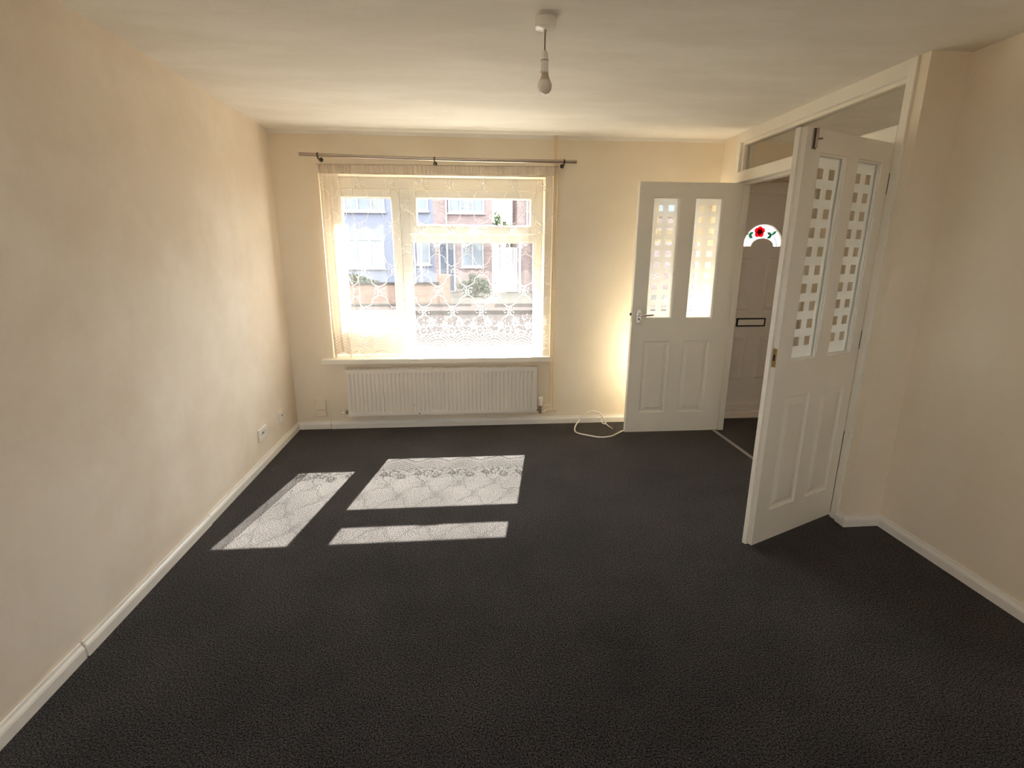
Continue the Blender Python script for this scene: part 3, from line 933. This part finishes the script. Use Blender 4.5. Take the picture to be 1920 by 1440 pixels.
# ------------------------------------------------------------------ ceiling pendant
pc = (1.815, -2.075, 0)
pl = thing('pendant_light', 'white ceiling rose with a short flex and bare opal bulb', 'light fitting', (pc[0], pc[1], 2.40))
MB().lathe([(0.041, 0.0), (0.043, -0.004), (0.043, -0.026), (0.040, -0.034), (0.034, -0.037), (0.008, -0.040)], (0, 0, 0), 36).build('ceiling_rose', 'plastic', pl, smooth=True)
MB().tube([(0, 0, -0.038), (0, 0, -0.118)], 0.0032, 8).build('flex', 'cord', pl, smooth=True)
MB().lathe([(0.004, -0.036), (0.006, -0.040), (0.0055, -0.047), (0.004, -0.050)], (0, 0, 0), 14).build('grommet', 'bulb_base', pl, smooth=True)
MB().lathe([(0.005, -0.113), (0.009, -0.115), (0.0135, -0.126), (0.0150, -0.146), (0.0162, -0.147), (0.0162, -0.150), (0.0155, -0.151), (0.0160, -0.187), (0.0166, -0.188), (0.0166, -0.192), (0.0155, -0.193)], (0.0, 0, 0), 24).build('lamp_holder', 'plastic', pl, smooth=True)
bz = MB().lathe([(0.0135, -0.190), (0.0145, -0.200), (0.0190, -0.214), (0.0225, -0.221)], (0.002, 0, 0), 24).build('bulb_collar', 'bulb_base', pl, smooth=True)
prof = [(0.0225, -0.221)]
for zr in (-0.1485, -0.190):
    MB().lathe([(0.0160, zr - 0.0012), (0.0166, zr - 0.0008), (0.0166, zr + 0.0008), (0.0160, zr + 0.0012)], (0, 0, 0), 24).build('ring', 'bronze', pl, smooth=True)
for k in range(1, 14):
    a = math.radians(40 - 130 * k / 13)
    prof.append((max(0.0005, 0.0290 * math.cos(a)), -0.2410 + 0.0290 * math.sin(a)))
MB().lathe(prof, (0.002, 0, 0), 28).build('bulb', 'bulb', pl, smooth=True)

# ------------------------------------------------------------------ wall plates, phone box, loose flex
def plate(name, label, y0, y1, z0, z1, holes):
    t = thing(name, label, 'wall socket', (0.0, (y0 + y1) / 2, z0))
    w, h = (y1 - y0) / 2, z1 - z0
    MB().box(0.0, 0.011, -w, w, 0, h).build('plate', 'plastic', t, bevel=0.003)
    for (a, b, c, d) in holes:
        MB().box(0.0105, 0.0122, a, b, c, d).build('outlet', 'outlet', t)
    return t
plate('wall_socket', 'wide white double wall plate low on the left wall', -0.832, -0.686, 0.194, 0.280,
      [(-0.028, 0.012, 0.042, 0.056), (-0.056, -0.050, 0.044, 0.050), (0.036, 0.041, 0.046, 0.056)])
plate('wall_socket', 'small white single wall plate nearest the window wall', -0.434, -0.348, 0.198, 0.284,
      [(0.006, 0.026, 0.042, 0.056)])
jb = thing('junction_box', 'cream telephone junction box between corner and radiator', 'junction box', (0.211, 0, 0.117))
MB().box(-0.045, 0.045, -0.038, 0.0, 0.066, 0.148).build('cover', 'beige_plastic', jb, bevel=0.004)
MB().box(-0.043, 0.044, -0.024, 0.0, 0.0, 0.062).build('lower_cover', 'beige_plastic', jb, bevel=0.004)
MB().tube(smooth_path([(0.040, -0.010, 0.010), (0.060, -0.012, -0.004), (0.074, -0.014, -0.012), (0.0735, -0.013, -0.060)], 6), 0.0035, 8).build('cable', 'beige_plastic', jb, smooth=True)

cab = thing('loose_cable', 'loose white flex looped on the carpet beside the open door', 'cable', (2.6, -0.25, 0.0))
CO = Vector((2.6, -0.25, 0.0))
path = [(2.90, -0.235, 0.006), (2.822, -0.275, 0.006), (2.735, -0.355, 0.006), (2.671, -0.408, 0.006), (2.577, -0.420, 0.006), (2.478, -0.361, 0.006), (2.412, -0.303, 0.006),
        (2.402, -0.234, 0.007), (2.430, -0.140, 0.018), (2.472, -0.080, 0.041), (2.506, -0.062, 0.076), (2.547, -0.052, 0.105), (2.591, -0.048, 0.117), (2.640, -0.052, 0.113),
        (2.675, -0.062, 0.092), (2.694, -0.076, 0.056), (2.690, -0.078, 0.026)]
MB().tube(smooth_path([Vector(p) - CO for p in path], 7), 0.0064, 10).build('flex', 'plastic', cab, smooth=True)
MB().tube(smooth_path([Vector(p) - CO for p in [(2.672, -0.085, 0.030), (2.690, -0.070, 0.050), (2.712, -0.080, 0.040), (2.715, -0.095, 0.018), (2.695, -0.100, 0.012), (2.680, -0.092, 0.022), (2.690, -0.085, 0.034)]], 7), 0.0045, 8).build('knot', 'plastic', cab, smooth=True)
for (a, b) in (((2.745, -0.222, 0.007), 0.0), ((2.735, -0.205, 0.010), 0.02)):
    MB().tube(smooth_path([Vector(p) - CO for p in [(2.700, -0.095, 0.016), (2.714, -0.130 + b, 0.014), (2.724, -0.165 + b, 0.010), a]], 6), 0.0032, 8).build('bare_core', 'plastic', cab, smooth=True)

# ------------------------------------------------------------------ outside: street and house colours set darker than real to offset strong daylight
GZ = -0.15
M['render'] = plain('dimmed_pale_blue_render', srgb(98, 101, 112), 0.9, bump=0.1, bscale=30, spec=0.0)
M['brick_pink'] = brick_mat('weathered_red_brick', srgb(118, 100, 97), srgb(102, 86, 85), srgb(126, 117, 114))
M['brick_orange'] = brick_mat('orange_garden_brick', srgb(114, 92, 80), srgb(100, 80, 70), srgb(108, 101, 95))
M['roof'] = plain('grey_roof_tile', srgb(60, 54, 52), 0.85, bump=0.3, bscale=8, var=0.2)
M['far_white_dim'] = plain('dimmed_white_paint_opposite', srgb(126, 124, 125), 0.8, spec=0.0)
M['far_glass'] = plain('dull_window_glass', srgb(106, 111, 116), 0.5, var=0.35, vscale=1.5, spec=0.0)
M['far_dark'] = plain('dark_blue_door_paint', srgb(64, 68, 78), 0.5, spec=0.0)
M['tarmac'] = plain('grey_tarmac', srgb(42, 38, 38), 0.95, bump=0.3, bscale=80, var=0.15, vscale=1.2, spec=0.0)
M['paving'] = plain('pale_concrete_paving', srgb(120, 113, 106), 0.9, bump=0.2, bscale=30, var=0.12, vscale=2)
M['flags'] = plain('grey_pink_paving_flags', srgb(52, 47, 46), 0.9, bump=0.2, bscale=30, var=0.12, vscale=2, spec=0.0)
M['grass'] = plain('dry_lawn_grass', srgb(84, 80, 74), 0.95, bump=0.6, bscale=90, var=0.3, vscale=5, spec=0.0)
M['leaves'] = plain('mid_green_leaves', srgb(84, 96, 70), 0.8, var=0.35, vscale=6, spec=0.0)
M['hedge'] = plain('dark_green_hedge_leaves', srgb(74, 80, 69), 0.8, var=0.35, vscale=9, spec=0.0)
M['bark'] = plain('grey_brown_bark', srgb(98, 80, 64), 0.9, bump=0.5, bscale=20)

tag(MB().box(-40, 44, YO, 3.6, GZ - 0.3, GZ).build('ground', 'paving'), 'pale paved front yard outside the window', 'ground', kind='structure')
tag(MB().box(-40, 44, -40, YB - 0.1, GZ - 0.3, GZ).build('patio', 'paving'), 'paved garden behind the camera', 'ground', kind='structure')
tag(MB().box(-40, 44, 3.6, 5.4, GZ - 0.3, GZ - 0.01).build('pavement', 'flags'), 'pavement on the near side of the street', 'pavement', kind='structure')
tag(MB().box(-40, 44, 5.4, 10.7, GZ - 0.3, GZ - 0.11).build('road', 'tarmac'), 'grey street between the two rows of houses', 'road', kind='structure')
tag(MB().box(-40, 44, 10.7, 12.6, GZ - 0.3, GZ + 0.0).build('pavement', 'flags'), 'pavement on the far side of the street', 'pavement', kind='structure')
tag(MB().box(-40, 44, 12.6, 70, GZ - 0.3, GZ + 0.02).build('lawn', 'grass'), 'strip of lawn before the houses opposite', 'lawn', kind='structure')

def far_window(x0, x1, z0, z1, parent, y, n=3, o=(0, 0, 0)):
    x0, x1, y, z0, z1 = x0 - o[0], x1 - o[0], y - o[1], z0 - o[2], z1 - o[2]
    w = MB().frame(x0, x1, z0, z1, 0.075, y - 0.05, y + 0.02)
    for k in range(1, n):
        c = x0 + (x1 - x0) * k / n
        w.box(c - 0.045, c + 0.045, y - 0.049, y + 0.02, z0 + 0.07, z1 - 0.07)
    w.box(x0 - 0.06, x1 + 0.06, y - 0.12, y, z0 - 0.06, z0)
    f = w.build('window', 'far_white_dim', parent)
    for k in range(n):
        a = x0 + (x1 - x0) * k / n + 0.05
        b = x0 + (x1 - x0) * (k + 1) / n - 0.05
        MB().box(a, b, y - 0.02, y - 0.005, z0 + 0.05, z1 - 0.05).build('pane', 'far_glass', f)

HY = 18.0
def house(name, label, x0, x1, wallmat, wins, doors, ridge=6.9, dp=6.5):
    h = thing(name, label, 'house', ((x0 + x1) / 2, HY + 3, GZ))
    o = ((x0 + x1) / 2, HY + 3, GZ)
    MB().box(x0 - o[0], x1 - o[0], HY - o[1], HY + dp - o[1], 0, 5.15 - GZ).build('wall', wallmat, h)
    rm = MB()
    e = 0.3
    a, b = x0 - o[0] + 0.002, x1 - o[0] - 0.002
    vs_ = [(a, HY - e - o[1], 5.05 - GZ), (b, HY - e - o[1], 5.05 - GZ), (b, HY + dp / 2 - o[1], ridge - GZ), (a, HY + dp / 2 - o[1], ridge - GZ), (b, HY + dp + 0.3 - o[1], 5.05 - GZ), (a, HY + dp + 0.3 - o[1], 5.05 - GZ)]
    rm.add(vs_, [(0, 1, 2, 3), (3, 2, 4, 5), (0, 3, 5), (1, 4, 2), (0, 5, 4, 1)])
    rf = rm.build('roof', 'roof', h)
    MB().box(a, b, HY - e - 0.08 - o[1], HY - e - o[1], 5.0 - GZ, 5.1 - GZ).build('gutter', 'far_white_dim', rf)
    for w in wins:
        far_window(w[0], w[1], w[2], w[3], h, HY, w[4], o)
    for (da, db, dt, mt) in doors:
        d = MB().frame(da - o[0], db - o[0], 0.0, dt - GZ, (0.08, 0.08, 0.05, 0.08), HY - 0.06 - o[1], HY - o[1]).build('door', 'far_white_dim', h)
        MB().box(da + 0.08 - o[0], db - 0.08 - o[0], HY - 0.04 - o[1], HY - 0.005 - o[1], 0.05, dt - 0.08 - GZ).build('door_panel', mt, d)
    return h, o

hA, oA = house('house', 'pale blue rendered house opposite, seen through the left panes', -9.5, 0.18, 'render',
               [(-3.42, -1.78, 3.10, 4.30, 3), (-0.58, -0.02, 3.14, 4.10, 1), (-3.6, -1.9, 0.85, 2.05, 3), (-0.55, 0.0, 1.0, 1.95, 1), (-8.0, -6.2, 3.1, 4.3, 3), (-8.0, -6.2, 0.85, 2.05, 3)],
               [(-1.35, -0.62, 1.95, 'far_dark')])
hB, oB = house('house', 'narrow red brick house opposite, in the middle of the window view', 0.181, 2.62, 'brick_pink',
               [(0.80, 2.29, 3.08, 4.30, 3), (1.30, 2.25, 0.90, 2.0, 2)], [(0.34, 1.05, 1.95, 'far_dark')])
hC, oC = house('house', 'red brick house opposite, beyond the gap with the tree', 3.67, 12.0, 'brick_pink',
               [(5.2, 6.9, 3.08, 4.30, 3), (5.2, 6.9, 0.90, 2.0, 3), (9.0, 10.6, 3.08, 4.3, 3)], [(4.3, 5.0, 1.95, 'far_dark')], dp=2.4)
for (x0, x1, h, o) in ((-0.42, 2.70, hB, oB), (3.6, 5.0, hC, oC)):
    cn = MB().box(x0 - o[0], x1 - o[0], HY - 0.95 - o[1], HY - 0.16 - o[1], 2.40 - GZ, 2.50 - GZ).build('porch_roof', 'roof', h)
    MB().box(x0 - o[0], x1 - o[0], HY - 0.99 - o[1], HY - 0.95 - o[1], 2.44 - GZ, 2.58 - GZ).build('fascia', 'far_white_dim', cn)
    for px in (x0 + 0.1, x1 - 0.1):
        MB().box(px - 0.05 - o[0], px + 0.05 - o[0], HY - 0.9 - o[1], HY - 0.8 - o[1], 0, 2.40 - GZ).build('post', 'far_white_dim', h)
MB().tube([(0.71 - oB[0], HY - 0.06 - oB[1], 0.0), (0.71 - oB[0], HY - 0.06 - oB[1], 5.0 - GZ)], 0.045, 10).build('downpipe', 'far_white_dim', hB, smooth=True)
MB().tube([(4.08 - oC[0], HY - 0.06 - oC[1], 2.7), (4.08 - oC[0], HY - 0.06 - oC[1], 5.0 - GZ)], 0.045, 10).build('downpipe', 'far_white_dim', hC, smooth=True)

def foliage(center, rad_, n, leaf_s, seed, squash=1.0):
    r_ = random.Random(seed)
    mb = MB()
    for _ in range(n):
        d = Vector((r_.gauss(0, 1), r_.gauss(0, 1), r_.gauss(0, 1))).normalized()
        rr = r_.uniform(0.55, 1.0)
        c = Vector(center) + Vector((d.x * rad_[0], d.y * rad_[1], d.z * rad_[2])) * rr * (0.85 + 0.3 * math.sin(5 * d.x + 3 * d.z))
        a = Vector((r_.gauss(0, 1), r_.gauss(0, 1), r_.gauss(0, 1))).normalized()
        b = a.cross(Vector((r_.gauss(0, 1), r_.gauss(0, 1), r_.gauss(0, 1)))).normalized()
        s = leaf_s * r_.uniform(0.6, 1.3)
        mb.add([c - a * s, c + b * s * 0.5, c + a * s, c - b * s * 0.5], [(0, 1, 2, 3)])
    return mb
tr = thing('tree', 'round green tree seen in the gap between the brick houses', 'tree', (3.5, 27.0, GZ))
MB().tube([(0, 0, 0), (0.05, 0, 1.2), (0, 0.05, 2.6)], [0.14, 0.11, 0.05], 10).build('trunk', 'bark', tr, smooth=True)
foliage((0, 0, 3.05), (0.75, 0.75, 0.85), 1500, 0.09, 11).build('crown', 'leaves', tr, fix=False)
tr2 = thing('tree', 'dark narrow conifer behind the right brick house', 'tree', (4.35, 28.0, GZ))
MB().tube([(0, 0, 0), (0, 0, 2.2)], [0.1, 0.05], 8).build('trunk', 'bark', tr2, smooth=True)
foliage((0, 0, 2.0), (0.5, 0.5, 1.25), 1200, 0.08, 12).build('crown', 'hedge', tr2, fix=False)
lp = thing('street_lamp', 'thin grey street lamp standing in the gap between houses', 'street lamp', (3.42, 24.0, GZ))
MB().tube([(0, 0, 0), (0, 0, 5.4)], [0.07, 0.045], 10).build('post', 'metal_strip', lp, smooth=True)
MB().box(-0.1, 0.1, -0.55, 0.1, 5.38, 5.46).build('lamp_head', 'metal_strip', lp, bevel=0.02)
for (x0, x1, lab, sd) in ((-3.4, -1.3, 'clipped hedge before the pale blue house', 21), (1.2, 2.6, 'clipped hedge before the middle brick house', 22)):
    foliage(((x0 + x1) / 2, 15.2, GZ + 0.42), ((x1 - x0) / 2, 0.35, 0.42), 1500, 0.07, sd)
    hg = foliage((0, 0, 0.45), ((x1 - x0) / 2, 0.35, 0.42), 1500, 0.07, sd).build('hedge', 'hedge', fix=False)
    hg.location = ((x0 + x1) / 2, 15.2, GZ)
    tag(hg, lab, 'hedge')
gw = thing('garden_wall', 'low orange brick wall with pale coping across the street', 'garden wall', (-1.5, 12.9, GZ))
MB().box(-3.2, 2.1, -0.11, 0.11, 0, 0.62).build('brickwork', 'brick_orange', gw)
MB().box(-3.25, 2.15, -0.15, 0.15, 0.62, 0.69).build('coping', 'flags', gw)
MB().box(2.1, 2.45, -0.18, 0.18, 0, 0.95).build('pier', 'brick_orange', gw)
fn = thing('fence', 'pale upright board fence beside the right brick house', 'fence', (3.15, 17.2, GZ))
for k in range(9):
    MB().box(-0.46 + k * 0.104, -0.46 + k * 0.104 + 0.092, -0.012, 0.012, 0.05, 1.86).build('board', 'far_white_dim', fn)
for rz in (0.4, 1.5):
    MB().box(-0.48, 0.48, 0.012, 0.05, rz, rz + 0.08).build('rail', 'far_white_dim', fn)

# flat canopy over the front door and the narrow window
cn = thing('porch_canopy', 'flat white porch canopy over the front door', 'canopy', (3.85, 0.28, 2.22))
MB().box(-1.05, 1.2, 0.0, 0.95, 0.0, 0.12).build('slab', 'upvc', cn)
MB().box(-1.08, 1.23, 0.95, 0.98, -0.03, 0.15).build('fascia', 'upvc', cn)
